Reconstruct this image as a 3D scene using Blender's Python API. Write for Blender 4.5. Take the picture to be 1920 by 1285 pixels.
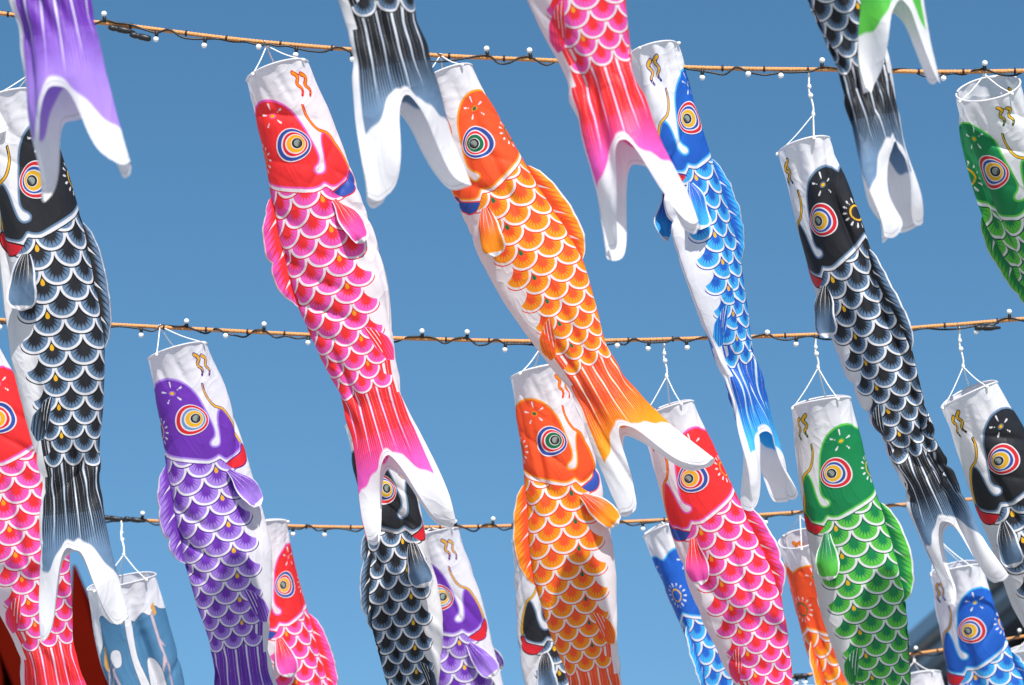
import bpy, math, random
import numpy as np
from mathutils import Vector

R_ = math.radians
scene = bpy.context.scene
for o in list(bpy.data.objects):
    bpy.data.objects.remove(o)

# ------------------------------------------------------------------ camera
FPX, CX, CY, PITCH = 5900.0, 960.0, 642.5, R_(22.0)
CAM = np.array([0.0, 0.0, 1.6])
FWD = np.array([0.0, math.cos(PITCH), math.sin(PITCH)])
UPV = np.array([0.0, -math.sin(PITCH), math.cos(PITCH)])
RGT = np.array([1.0, 0.0, 0.0])
cam_data = bpy.data.cameras.new("camera")
cam = bpy.data.objects.new("camera", cam_data)
scene.collection.objects.link(cam)
cam.location = CAM
cam.rotation_euler = (math.pi / 2 + PITCH, 0, 0)
cam_data.sensor_width = 36.0
cam_data.lens = FPX / 1920.0 * 36.0
cam_data.clip_end = 3000
cam_data.dof.use_dof = True
cam_data.dof.focus_distance = 10.1
cam_data.dof.aperture_fstop = 4.5
scene.camera = cam

# ------------------------------------------------------------------ light
SUN_EL, SUN_AZ = R_(40), R_(172)      # azimuth clockwise from +Y: behind the camera, a little to its right
world = bpy.data.worlds.new("World")
scene.world = world
world.use_nodes = True
wn = world.node_tree
bg = wn.nodes["Background"]
sky = wn.nodes.new("ShaderNodeTexSky")
sky.sky_type = 'NISHITA'
sky.sun_disc = False
sky.sun_elevation = SUN_EL
sky.sun_rotation = SUN_AZ
sky.air_density = 1.0
sky.dust_density = 0.0
sky.ozone_density = 3.0
hsv = wn.nodes.new("ShaderNodeHueSaturation")
hsv.inputs["Hue"].default_value = 0.489
hsv.inputs["Saturation"].default_value = 1.17
wn.links.new(sky.outputs[0], hsv.inputs["Color"])
wn.links.new(hsv.outputs[0], bg.inputs[0])
bg.inputs[1].default_value = 0.0800
sd = bpy.data.lights.new("sun", 'SUN')
sd.energy = 5.0
sd.angle = R_(0.55)
sd.color = (1.0, 0.96, 0.90)
sun = bpy.data.objects.new("sun", sd)
scene.collection.objects.link(sun)
sdir = Vector((math.sin(SUN_AZ) * math.cos(SUN_EL), math.cos(SUN_AZ) * math.cos(SUN_EL), math.sin(SUN_EL)))
sun.rotation_euler = (-sdir).to_track_quat('-Z', 'Y').to_euler()
sun.location = (0, 0, 30)
vs = scene.view_settings
vs.view_transform = 'Standard'
vs.look = 'None'
vs.gamma = 1.0
vs.use_curve_mapping = False
vs.exposure = 0.64


def at(px, py, d):
    """a picture point at depth d (metres along the lens axis) as a world point"""
    return CAM + d * (FWD + (px - CX) / FPX * RGT + (CY - py) / FPX * UPV)


# ------------------------------------------------------------------ helpers
COL = scene.collection


def lin(r, g, b, k=0.9):
    f = lambda c: ((c / 255.0) / 12.92 if c / 255.0 <= 0.04045 else ((c / 255.0 + 0.055) / 1.055) ** 2.4)
    return (f(r) * k, f(g) * k, f(b) * k, 1.0)


def tag(o, label=None, cat=None, group=None, kind=None):
    if label: o["label"] = label
    if cat: o["category"] = cat
    if group: o["group"] = group
    if kind: o["kind"] = kind
    return o


def empty(name, loc):
    o = bpy.data.objects.new(name, None)
    o.location = loc
    o.empty_display_size = 0.05
    COL.objects.link(o)
    return o


def mesh_obj(name, verts, faces, mat, parent=None, origin=None, smooth=True, attrs=None, normals=None):
    """one mesh object; verts are world points, stored relative to origin (the thing's base)"""
    v = np.asarray(verts, dtype=np.float64)
    if origin is not None:
        v = v - np.asarray(origin)
    me = bpy.data.meshes.new(name)
    if isinstance(faces, np.ndarray):
        n, k = faces.shape
        me.vertices.add(len(v))
        me.vertices.foreach_set("co", v.astype(np.float32).ravel())
        me.loops.add(n * k)
        me.loops.foreach_set("vertex_index", faces.astype(np.int32).ravel())
        me.polygons.add(n)
        me.polygons.foreach_set("loop_start", np.arange(0, n * k, k, dtype=np.int32))
        me.update(calc_edges=True)
    else:
        me.from_pydata(v.tolist(), [], faces)
    if smooth:
        me.polygons.foreach_set("use_smooth", np.ones(len(me.polygons), dtype=bool))
    if attrs:
        for an, av in attrs.items():
            a = me.attributes.new(an, 'FLOAT', 'POINT')
            a.data.foreach_set("value", np.asarray(av, dtype=np.float32).ravel())
    if normals is not None:
        me.normals_split_custom_set_from_vertices(normals.tolist())
    me.materials.append(mat)
    o = bpy.data.objects.new(name, me)
    COL.objects.link(o)
    if parent is not None:
        o.parent = parent
    elif origin is not None:
        o.location = origin
    return o


def grid_faces(nr, nc, closed=False):
    r = np.arange(nr - 1)[:, None]
    c = np.arange(nc if closed else nc - 1)[None, :]
    c2 = (c + 1) % nc
    f = np.stack([r * nc + c, r * nc + c2, (r + 1) * nc + c2, (r + 1) * nc + c], axis=-1)
    return f.reshape(-1, 4)


def catmull(P, n=40):
    P = np.asarray(P, float)
    Q = np.vstack([2 * P[0] - P[1], P, 2 * P[-1] - P[-2]])
    out = []
    for i in range(1, len(Q) - 2):
        t = np.linspace(0, 1, n, endpoint=False)[:, None]
        p0, p1, p2, p3 = Q[i - 1], Q[i], Q[i + 1], Q[i + 2]
        out.append(0.5 * ((2 * p1) + (-p0 + p2) * t + (2 * p0 - 5 * p1 + 4 * p2 - p3) * t ** 2 + (-p0 + 3 * p1 - 3 * p2 + p3) * t ** 3))
    out.append(P[-1:])
    return np.vstack(out)


def resample(P, step=None, n=None):
    d = np.r_[0, np.cumsum(np.linalg.norm(np.diff(P, axis=0), axis=1))]
    if n is None:
        n = max(2, int(d[-1] / step) + 1)
    q = np.linspace(0, d[-1], n)
    return np.stack([np.interp(q, d, P[:, k]) for k in range(P.shape[1])], axis=1), q


def frames(P):
    T = np.gradient(P, axis=0)
    T /= np.linalg.norm(T, axis=1)[:, None] + 1e-12
    N = np.zeros_like(P)
    ref = np.array([0, 0, 1.0]) if abs(T[0][2]) < 0.9 else np.array([0, 1.0, 0])
    n = ref - T[0] * ref.dot(T[0])
    for i in range(len(P)):
        n = n - T[i] * n.dot(T[i])
        n /= np.linalg.norm(n)
        N[i] = n
    return T, N, np.cross(T, N)


def tube(P, rad, sides=8, lobes=0, pitch=0.03, depth=0.0, cap=True, q=None):
    """a tube along P; with lobes > 0 its section is a twisted cord of that many strands"""
    P = np.asarray(P, float)
    T, N, B = frames(P)
    if q is None:
        q = np.r_[0, np.cumsum(np.linalg.norm(np.diff(P, axis=0), axis=1))]
    th = np.linspace(0, 2 * np.pi, sides, endpoint=False)[None, :]
    rad = np.broadcast_to(np.asarray(rad, float).reshape(-1, 1), (len(P), 1))
    rr = np.repeat(rad, sides, axis=1)
    if lobes:
        rr = rr * (1 + depth * (np.abs(np.cos(lobes * 0.5 * (th - 2 * np.pi * q[:, None] / pitch))) - 0.6))
    V = P[:, None, :] + rr[..., None] * (np.cos(th)[..., None] * N[:, None, :] + np.sin(th)[..., None] * B[:, None, :])
    F = grid_faces(len(P), sides, True).tolist()
    if cap:
        F.append(list(range(sides))[::-1])
        F.append([(len(P) - 1) * sides + i for i in range(sides)])
    return V.reshape(-1, 3), F


def lathe(p, axis, prof, sides=14):
    """profile [(distance along axis, radius)] turned round axis at p"""
    a = np.asarray(axis, float); a = a / np.linalg.norm(a)
    ref = np.array([0, 0, 1.0]) if abs(a[2]) < 0.8 else np.array([1.0, 0, 0])
    n = np.cross(a, ref); n /= np.linalg.norm(n)
    b = np.cross(a, n)
    th = np.linspace(0, 2 * np.pi, sides, endpoint=False)
    V = [np.asarray(p) + a * h + r * (math.cos(x) * n + math.sin(x) * b) for h, r in prof for x in th]
    F = grid_faces(len(prof), sides, True).tolist()
    F.append(list(range(sides))[::-1]); F.append([(len(prof) - 1) * sides + i for i in range(sides)])
    return np.array(V), F


def box(p, ax, ay, az):
    """box centred on p with half-axis vectors"""
    p, ax, ay, az = (np.asarray(x, float) for x in (p, ax, ay, az))
    V = [p + i * ax + j * ay + k * az for k in (-1, 1) for j in (-1, 1) for i in (-1, 1)]
    F = [(0, 2, 3, 1), (4, 5, 7, 6), (0, 1, 5, 4), (2, 6, 7, 3), (0, 4, 6, 2), (1, 3, 7, 5)]
    return np.array(V), F


# ------------------------------------------------------------------ shader expressions
class X:
    """a float socket with arithmetic, so that a print can be written as a formula"""
    tree = None

    def __init__(s, sock): s.s = sock

    @staticmethod
    def op(name, *a, clamp=False):
        n = X.tree.nodes.new("ShaderNodeMath"); n.operation = name; n.use_clamp = clamp
        for i, v in enumerate(a):
            if isinstance(v, X): X.tree.links.new(v.s, n.inputs[i])
            else: n.inputs[i].default_value = float(v)
        return X(n.outputs[0])

    def __add__(s, o): return X.op('ADD', s, o)
    __radd__ = __add__
    def __sub__(s, o): return X.op('SUBTRACT', s, o)
    def __rsub__(s, o): return X.op('SUBTRACT', o, s)
    def __mul__(s, o): return X.op('MULTIPLY', s, o)
    __rmul__ = __mul__
    def __truediv__(s, o): return X.op('DIVIDE', s, o)
    def floor(s): return X.op('FLOOR', s)
    def abs(s): return X.op('ABSOLUTE', s)
    def sqrt(s): return X.op('SQRT', s)
    def max(s, o): return X.op('MAXIMUM', s, o)
    def min(s, o): return X.op('MINIMUM', s, o)
    def lt(s, o): return X.op('LESS_THAN', s, o)
    def gt(s, o): return X.op('GREATER_THAN', s, o)

    def smooth(s, a, b):
        n = X.tree.nodes.new("ShaderNodeMapRange"); n.interpolation_type = 'SMOOTHSTEP'
        X.tree.links.new(s.s, n.inputs[0])
        n.inputs[1].default_value = a; n.inputs[2].default_value = b
        if a > b:
            n.inputs[1].default_value = b; n.inputs[2].default_value = a
            n.inputs[3].default_value = 1; n.inputs[4].default_value = 0
        return X(n.outputs[0])


def attr(name):
    n = X.tree.nodes.new("ShaderNodeAttribute"); n.attribute_name = name
    return X(n.outputs["Fac"])


def mix(a, b, f):
    """colour a where f = 0, b where f = 1"""
    n = X.tree.nodes.new("ShaderNodeMix"); n.data_type = 'RGBA'
    for v, i in ((a, 6), (b, 7)):
        if isinstance(v, tuple): n.inputs[i].default_value = v
        else: X.tree.links.new(v, n.inputs[i])
    if isinstance(f, X): X.tree.links.new(f.s, n.inputs[0])
    else: n.inputs[0].default_value = f
    return n.outputs[2]


def sel(a, b, f):
    """number a where f = 0, b where f = 1"""
    return a + f * (b - a)


def noise(scale, detail=2.0, vec=None, dim='3D'):
    n = X.tree.nodes.new("ShaderNodeTexNoise")
    n.inputs["Scale"].default_value = scale; n.inputs["Detail"].default_value = detail
    if vec is not None: X.tree.links.new(vec, n.inputs["Vector"])
    return n


def texco():
    return X.tree.nodes.new("ShaderNodeTexCoord").outputs["Object"]


def new_mat(name):
    m = bpy.data.materials.new(name); m.use_nodes = True
    X.tree = m.node_tree
    return m, m.node_tree.nodes["Principled BSDF"], m.node_tree.nodes["Material Output"]


def finish_fabric(m, bsdf, out, colour, trans=0.36, bump=0.16):
    """thin printed polyester: diffuse with some light coming through and fine crinkles"""
    t = X.tree
    co = texco()
    mp = t.nodes.new("ShaderNodeMapping"); t.links.new(co, mp.inputs[0])
    mp.inputs["Scale"].default_value = (1.0, 1.0, 0.55)
    n1 = noise(26.0, 3.0, mp.outputs[0]); n2 = noise(9.0, 2.0, co); n3 = noise(900.0, 1.0, co)
    n1.inputs["Distortion"].default_value = 0.8
    mott = t.nodes.new("ShaderNodeMapRange"); t.links.new(n2.outputs[0], mott.inputs[0])
    mott.inputs[1].default_value = 0.25; mott.inputs[2].default_value = 0.75; mott.inputs[3].default_value = 0.90; mott.inputs[4].default_value = 1.04
    hs = t.nodes.new("ShaderNodeHueSaturation")
    if isinstance(colour, tuple): hs.inputs["Color"].default_value = colour
    else: t.links.new(colour, hs.inputs["Color"])
    t.links.new(mott.outputs[0], hs.inputs["Value"])
    bp = t.nodes.new("ShaderNodeBump"); bp.inputs["Strength"].default_value = bump; bp.inputs["Distance"].default_value = 0.012
    n4 = noise(7.5, 1.5, mp.outputs[0]); n4.inputs["Distortion"].default_value = 1.6
    rd = 1.0 - (X(n4.outputs[0]) * 2.0 - 1.0).abs()
    rd = rd * rd * rd * rd
    h = X(n1.outputs[0]) * 0.9 + rd * rd * 0.75 + X(n3.outputs[0]) * 0.012
    t.links.new(h.s, bp.inputs["Height"])
    t.links.new(hs.outputs[0], bsdf.inputs["Base Color"])
    t.links.new(bp.outputs[0], bsdf.inputs["Normal"])
    bsdf.inputs["Roughness"].default_value = 0.5
    bsdf.inputs["Specular IOR Level"].default_value = 0.28
    tr = t.nodes.new("ShaderNodeBsdfTranslucent")
    t.links.new(hs.outputs[0], tr.inputs[0]); t.links.new(bp.outputs[0], tr.inputs["Normal"])
    mx = t.nodes.new("ShaderNodeMixShader"); mx.inputs[0].default_value = trans
    t.links.new(bsdf.outputs[0], mx.inputs[1]); t.links.new(tr.outputs[0], mx.inputs[2])
    t.links.new(mx.outputs[0], out.inputs[0])
    return m


def plain(name, col, rough=0.6, spec=0.4, metal=0.0, var=0.12, scale=40.0, bump=0.0):
    m, b, out = new_mat(name)
    n = noise(scale, 3.0, texco())
    c = mix(tuple(x * (1 - var) for x in col[:3]) + (1,), tuple(min(1, x * (1 + var)) for x in col[:3]) + (1,), X(n.outputs[0]))
    X.tree.links.new(c, b.inputs["Base Color"])
    b.inputs["Roughness"].default_value = rough
    b.inputs["Specular IOR Level"].default_value = spec
    b.inputs["Metallic"].default_value = metal
    if bump:
        bp = X.tree.nodes.new("ShaderNodeBump"); bp.inputs["Strength"].default_value = bump; bp.inputs["Distance"].default_value = 0.01
        X.tree.links.new(n.outputs[0], bp.inputs["Height"]); X.tree.links.new(bp.outputs[0], b.inputs["Normal"])
    return m


WHITE = (0.80, 0.79, 0.83, 1.0)
YEL = lin(250, 190, 40)
BLUE_L = lin(52, 88, 180)
RED_L = lin(232, 44, 56)
GREEN_A = lin(25, 120, 75)
BLK = (0.018, 0.018, 0.022, 1)
# main, light, outline, accent, lip, whisker, first eye ring, second eye ring, third eye ring
PAL = {
    'red':    (lin(249, 55, 58), lin(245, 98, 198), lin(226, 30, 52), lin(250, 165, 30), BLUE_L, lin(250, 150, 25), BLUE_L, RED_L, YEL),
    'orange': (lin(254, 94, 48), lin(255, 164, 36), lin(240, 66, 30), GREEN_A, BLUE_L, lin(252, 150, 20), BLUE_L, RED_L, GREEN_A),
    'black':  (lin(42, 44, 50), lin(112, 142, 176), lin(20, 21, 26), YEL, RED_L, YEL, RED_L, BLUE_L, YEL),
    'purple': (lin(118, 58, 184), lin(176, 140, 232), lin(84, 34, 140), YEL, RED_L, YEL, RED_L, lin(120, 160, 205), YEL),
    'blue':   (lin(38, 102, 202), lin(72, 184, 244), lin(22, 52, 150), YEL, RED_L, YEL, RED_L, BLUE_L, YEL),
    'green':  (lin(24, 138, 82), lin(100, 204, 78), lin(14, 92, 58), YEL, RED_L, YEL, RED_L, BLUE_L, YEL),
}


def make_head_mat(key):
    main, light, outl, acc, lip, whisk, *_ = PAL[key]
    m, b, out = new_mat(key + "_head_print")
    dh = attr("d_head")
    c = mix(WHITE, light, dh.smooth(0.0058, 0.0028))
    c = mix(c, main, dh.smooth(0.0012, -0.0008))
    dl = attr("d_lip")
    c = mix(c, outl, dl.lt(0.0018))
    c = mix(c, lip, dl.lt(-0.0010))
    dw = attr("d_whisker")
    c = mix(c, outl, dw.lt(0.0008))
    c = mix(c, whisk, dw.lt(-0.0006))
    dm = attr("d_mark")
    c = mix(c, outl, dm.lt(0.0007))
    c = mix(c, whisk, dm.lt(-0.0010))
    c = mix(c, WHITE, attr("d_petal").smooth(0.0006, -0.0006))
    dd = attr("d_drop")
    c = mix(c, light, dd.lt(0.0012))
    c = mix(c, main, dd.lt(-0.0002))
    c = mix(c, acc, dd.lt(-0.0014))
    c = mix(c, acc, attr("d_sun").lt(0.0))
    dg = attr("d_gill")
    inb = attr("p_t").lt(0.67)
    c = mix(c, outl, dg.lt(0.0022) * inb)
    return finish_fabric(m, b, out, c)


def make_body_mat(key):
    main, light, outl, acc, *_ = PAL[key]
    m, b, out = new_mat(key + "_scale_print")
    t, s, row = attr("p_t"), attr("p_s"), attr("p_row")
    NC, RR = 3.6, 0.545
    c_ = t * NC
    j = row.floor(); fr = row - j
    odd = j - (j * 0.5).floor() * 2.0
    offA = odd * 0.5
    cxA = (c_ - offA + 0.5).floor() + offA
    dxA = c_ - cxA; dyA = fr * RR
    inA = (dxA * dxA + dyA * dyA).lt(RR * RR)
    offB = 0.5 - offA
    cxB = (c_ - offB + 0.5).floor() + offB
    dxB = c_ - cxB; dyB = (fr - 1.0) * RR
    dx = sel(dxB, dxA, inA); dy = sel(dyB, dyA, inA)
    cx = sel(cxB, cxA, inA); rj = sel(j + 1.0, j, inA)
    dyp = dy.max(0.0)
    rho = (dx * dx + dyp * dyp).sqrt()
    ang = X.op('ARCTAN2', dx, dy + 0.16)
    spk = X.op('PINGPONG', ang * 3.4, 0.5) * 2.0
    core = 0.06 if key == 'black' else 0.0
    c = mix(main, light, rho.smooth(0.06 + core, 0.26 + core * 1.6))
    c = mix(c, main, rho.lt(0.135 + core * 0.7 + (1.0 - spk) * (1.0 - spk) * (1.0 - spk) * 0.24))
    c = mix(c, WHITE, rho.smooth(RR - 0.136, RR - 0.114))
    c = mix(c, outl, rho.gt(RR - 0.040))
    # row of small drops on the lateral line
    even = (rj - (rj * 0.5).floor() * 2.0).lt(0.5)
    oncol = (cx - 2.0).abs().lt(0.2)
    qd = (dx / (0.055 + (dy + 0.24).max(-0.1) * 0.18))
    drop = (qd * qd + ((dy + 0.19) / 0.12) * ((dy + 0.19) / 0.12)).lt(1.0) * even * oncol
    c = mix(c, acc, drop)
    # tail rays
    tr = (t - 0.02) * 6.2
    f1 = (tr - tr.floor() - 0.5).abs()
    ray_w = (0.79 + (tr.floor() * 2.39 - (tr.floor() * 2.39).floor()) * 0.06 - s).max(0.0) * 0.58
    tail = mix(main, light, s.smooth(0.735, 0.845))
    tail = mix(tail, light, f1.smooth(ray_w_edge := 0.16, 0.05) * s.smooth(0.86, 0.70))
    fine = X.op('PINGPONG', t * 38.0 + X(noise(5.0).outputs[0]) * 0.4, 0.5) * 2.0
    tail = mix(tail, main, fine.gt(s.smooth(0.70, 0.885) * 1.15) * s.gt(0.73) * f1.gt(ray_w + 0.05))
    tail = mix(tail, light, fine.lt(0.28 - s.smooth(0.70, 0.80) * 0.1) * s.gt(0.77) * s.lt(0.90))
    tail = mix(tail, WHITE, f1.lt(ray_w))
    tail = mix(tail, WHITE, (f1 - 0.30).abs().lt(ray_w * 0.08) * (t - 0.5).abs().lt(0.36))
    dwt = attr("d_white")
    tail = mix(tail, WHITE, dwt.smooth(-0.004, 0.003))
    tail = mix(tail, WHITE, t.gt(0.90))
    # belly stays white, no scales past the last row
    rest = mix(WHITE, tail, s.gt(0.60))
    has = cx.lt(2.9) * rj.lt(ROW_END)
    rest = mix(rest, WHITE, t.gt(0.84) * s.lt(0.70))
    c = mix(rest, c, has)
    # small printed anal fin
    da = attr("d_anal")
    fa = X.op('PINGPONG', t * 26.0 - s * 60.0, 0.5) * 2.0
    fc = mix(main, light, t.smooth(0.74, 0.93))
    fc = mix(fc, main, fa.gt(0.55) * t.gt(0.74))
    fc = mix(fc, WHITE, fa.lt(0.22) * t.lt(0.76))
    c = mix(c, light, da.lt(0.0008))
    c = mix(c, fc, da.lt(-0.0008))
    c = mix(c, outl, t.lt(0.010))
    c = mix(c, (.50, .49, .53, 1), (attr("d_end") - 0.0075).abs().lt(0.0007))
    c = mix(c, (.45, .44, .48, 1), t.gt(0.992))
    return finish_fabric(m, b, out, c)


def make_fin_mat(key):
    main, light, outl, acc, *_ = PAL[key]
    m, b, out = new_mat(key + "_fin_print")
    p, q, e = attr("p_along"), attr("p_across"), attr("p_edge")     # e: 0 at the rim, 1 inside
    fine = X.op('PINGPONG', q * 13.0, 0.5) * 2.0
    c = mix(main, light, p.smooth(0.20, 0.70))
    c = mix(c, main, fine.gt(0.30 + p * 0.75))
    ray = (X.op('PINGPONG', q * 2.6 + 0.25, 0.5) * 2.0)
    c = mix(c, WHITE, ray.lt((0.60 - p).max(0.0) * 0.20))
    c = mix(c, light, e.smooth(0.34, 0.20))
    c = mix(c, WHITE, e.smooth(0.21, 0.16))
    return finish_fabric(m, b, out, c)


def make_eye_mat(key):
    e1, e2, e3 = PAL[key][6:9]
    m, b, out = new_mat(key + "_eye_print")
    r = attr("p_r"); g = attr("p_g")
    w = WHITE
    c = BLK
    for lo, col in ((0.30, w), (0.335, e3), (0.52, w), (0.58, e2), (0.70, w), (0.77, e1), (0.94, w)):
        c = mix(c, col, r.gt(lo))
    shine = mix((0.30, 0.36, 0.34, 1), (0.05, 0.055, 0.055, 1), g.smooth(-0.08, 0.10))
    c = mix(c, shine, r.lt(0.21))
    return finish_fabric(m, b, out, c, bump=0.1)


m_, b_, o_ = new_mat("white_fabric"); M_WHITE = finish_fabric(m_, b_, o_, WHITE)
M_HOOP = plain("white_plastic_hoop", (0.72, 0.72, 0.74), 0.4)
M_CORD = plain("white_nylon_cord", (0.78, 0.77, 0.75), 0.7, scale=300, bump=0.3)
M_METAL = plain("dull_steel", (0.32, 0.32, 0.33), 0.35, metal=0.9)
M_ROPE = plain("orange_twisted_rope", lin(205, 146, 92), 0.75, 0.2, var=0.28, scale=120, bump=0.4)
M_CABLE = plain("black_rubber_cable", (0.012, 0.012, 0.014), 0.45, 0.4)
M_GLOBE = plain("milky_bulb_glass", (0.80, 0.80, 0.78), 0.18, 0.5, var=0.03)

# ------------------------------------------------------------------ the flat print of a carp, (t across from back to belly, s along)
ASP = 0.215


def sdf_poly(px, py, poly):
    P = np.array([(a * ASP, b) for a, b in poly]); Q = np.roll(P, -1, axis=0)
    d = np.full(px.shape, 1e9); ins = np.zeros(px.shape, bool)
    for (ax, ay), (bx, by) in zip(P, Q):
        ex, ey = bx - ax, by - ay
        wx, wy = px - ax, py - ay
        h = np.clip((wx * ex + wy * ey) / (ex * ex + ey * ey + 1e-12), 0, 1)
        d = np.minimum(d, np.hypot(wx - h * ex, wy - h * ey))
        cond = ((ay <= py) & (by > py)) | ((by <= py) & (ay > py))
        xi = ax + (py - ay) / np.where(abs(by - ay) < 1e-12, 1e-12, by - ay) * ex
        ins ^= cond & (px < xi)
    return np.where(ins, -d, d)


def sdf_line(px, py, line, w0, w1=None, metric=True):
    P = np.array([((a * ASP if metric else a), b) for a, b in line], float)
    w1 = w0 if w1 is None else w1
    d = np.full(px.shape, 1e9); n = len(P) - 1
    for i in range(n):
        (ax, ay), (bx, by) = P[i], P[i + 1]
        ex, ey = bx - ax, by - ay
        h = np.clip(((px - ax) * ex + (py - ay) * ey) / (ex * ex + ey * ey + 1e-12), 0, 1)
        f = (i + h) / n
        d = np.minimum(d, np.hypot(px - ax - h * ex, py - ay - h * ey) - (w0 + (w1 - w0) * f))
    return d


def smooth_poly(P, n=6):
    P = np.array(P, float)
    Q = np.vstack([P[-1], P, P[0], P[1]])
    out = []
    for i in range(1, len(Q) - 2):
        for t in np.linspace(0, 1, n, endpoint=False):
            p0, p1, p2, p3 = Q[i - 1], Q[i], Q[i + 1], Q[i + 2]
            out.append(0.5 * (2 * p1 + (p2 - p0) * t + (2 * p0 - 5 * p1 + 4 * p2 - p3) * t * t + (3 * p1 - p0 - 3 * p2 + p3) * t ** 3))
    return np.array(out)


HEAD_POLY = smooth_poly([(-.15, .080), (.0, .072), (.12, .060), (.24, .057), (.36, .064), (.46, .080), (.53, .105), (.565, .13), (.592, .155),
                         (.615, .178), (.622, .194), (.605, .205), (.57, .211), (.545, .219), (.565, .229), (.63, .231), (.675, .222), (.70, .2),
                         (.715, .175), (.738, .158), (.765, .152), (.80, .162), (.845, .182), (.88, .205), (.90, .228), (.885, .240), (.83, .248),
                         (.76, .255), (.68, .258), (.62, .246), (.57, .25), (.5, .252), (.4, .245), (.28, .236), (.14, .224), (0, .208), (-.15, .2)], 3)
LIP_POLY = smooth_poly([(.665, .274), (.74, .265), (.82, .258), (.88, .250), (.915, .238), (.95, .236), (.965, .25), (.93, .270), (.85, .283), (.75, .285)], 3)
WHISKER = catmull([(.63, .085), (.635, .105), (.665, .125), (.71, .140), (.765, .147), (.81, .155), (.86, .178), (.90, .203), (.925, .230)], 5)
ANAL_POLY = [(.60, .552), (.70, .560), (.85, .585), (.935, .612), (.90, .634), (.80, .630), (.68, .598)]
GT = np.array([0, .14, .28, .4, .5, .57, .62, .68, .76, .84, .92, 1.0])
GS = np.array([.222, .238, .25, .259, .265, .263, .259, .274, .287, .291, .287, .283])


def gill(t): return np.interp(t, GT, GS)


def _cub(x, xs, ys):
    """smoothed table lookup"""
    acc = 0
    for o in (-.06, -.03, 0, .03, .06):
        acc = acc + np.interp(np.abs(x + o), xs, ys)
    return acc / 5


def send(t):
    q = np.abs(t - 0.5) * 2
    return 0.838 + 0.162 * _cub(q, [0, .15, .3, .42, .55, .7, .84, 1.0], [0, .025, .13, .36, .70, .93, 1.0, .86])


def swhite(t):
    q = np.abs(t - 0.5) * 2
    return 0.816 + 0.070 * _cub(q, [0, .2, .4, .6, 1], [0, .06, .34, .72, 1]) + 0.0045 * np.sin(t * 17 + .5) + 0.002 * np.sin(t * 41 + 1)


S_TAIL = 0.69
NCOL, RH, RB, RT = 128, 84, 52, 56
U = np.arange(NCOL) / NCOL
TT = np.where(U <= 0.5, 2 * U, 2 * (1 - U))
gv = gill(TT)
S_HEAD = np.linspace(0, 1, RH)[:, None] * gv[None, :]
S_BODY = gv[None, :] + np.linspace(0, 1, RB)[:, None] * (S_TAIL - gv[None, :])
S_TAILG = S_TAIL + np.linspace(0, 1, RT)[:, None] * (send(TT)[None, :] - S_TAIL)


def tail_grid(rg, notch=.838):
    """rows of the tail; every streamer has its own notch and lobes"""
    t0, p = rg.uniform(-.06, .06), rg.uniform(.8, 1.2)
    ld, lb, nf, wv = rg.uniform(.88, 1.04), rg.uniform(.88, 1.04), rg.uniform(.008, .024), rg.uniform(0, 6.28, 3)
    tt = np.clip(TT + t0 * np.sin(np.pi * TT), 0, 1)
    q = np.abs(tt - .5) * 2
    e = notch + (1 - notch) * (_cub(q, [0, .13, .26, .37, .48, .60, .78, 1.0], [0, .03, .15, .42, .72, .92, 1.0, .92]) ** p) * np.where(tt < .5, ld, lb)
    e = e + np.where(U < .5, -nf, nf * .6) * np.sin(np.pi * TT)
    e = e + .0035 * np.sin(2 * np.pi * 5 * U + wv[0]) + .002 * np.sin(2 * np.pi * 11 * U + wv[1])
    S = S_TAIL + np.linspace(0, 1, RT)[:, None] * (e[None, :] - S_TAIL)
    A = body_attrs(S)
    A['d_end'] = (np.broadcast_to(e, S.shape) - S).ravel()
    A['d_white'] = S.ravel() - np.broadcast_to(np.minimum(swhite(tt) + (notch - .838) * .95 + .010 * np.sin(9 * TT + wv[2]), e - .014), S.shape).ravel()
    return S, A


S_ALL = np.vstack([S_HEAD, S_BODY[1:], S_TAILG[1:]])
U_ALL = np.broadcast_to(U[None, :], S_ALL.shape)


def head_attrs():
    t = np.broadcast_to(TT, S_HEAD.shape).ravel(); s = S_HEAD.ravel(); x = t * ASP
    A = {'p_t': t}
    A['d_head'] = sdf_poly(x, s, HEAD_POLY)
    A['d_lip'] = sdf_poly(x, s, LIP_POLY)
    A['d_whisker'] = sdf_line(x, s, WHISKER, 0.0022, 0.0034)
    mk = np.full(x.shape, 1e9)
    for tx, ds in ((.665, 0.0), (.755, .004)):
        mk = np.minimum(mk, sdf_line(x, s, catmull([(tx - .03, .026 + ds), (tx + .015, .033 + ds), (tx - .02, .046 + ds), (tx + .02, .056 + ds), (tx - .005, .068 + ds)], 6), 0.0042, 0.0020))
    A['d_mark'] = mk
    pet = np.full(x.shape, 1e9)
    cx, cy = .30 * ASP, .088
    for a in (200, 268, 340, 50, 128):
        ca, sa = math.cos(R_(a)), math.sin(R_(a))
        r0, r1 = (.013, .024)
        pet = np.minimum(pet, sdf_line(x, s, [(cx + ca * r0, cy + sa * r0), (cx + ca * r1, cy + sa * r1)], 0.0009, 0.0023, False))
    for a in range(-90, 100, 26):
        ca, sa = math.cos(R_(a)), math.sin(R_(a))
        pet = np.minimum(pet, sdf_line(x, s, [(ca * .023, .165 + sa * .023), (ca * .032, .165 + sa * .032)], 0.0011, 0.0026, False))
    A['d_petal'] = pet
    A['d_drop'] = np.hypot((x - cx - .3 * (s - cy)) / 1.0, (s - cy) / 0.8) - 0.0062
    A['d_sun'] = np.abs(np.hypot(x, s - .165) - 0.0165) - 0.0021
    A['d_gill'] = gill(t) - s
    return A


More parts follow.
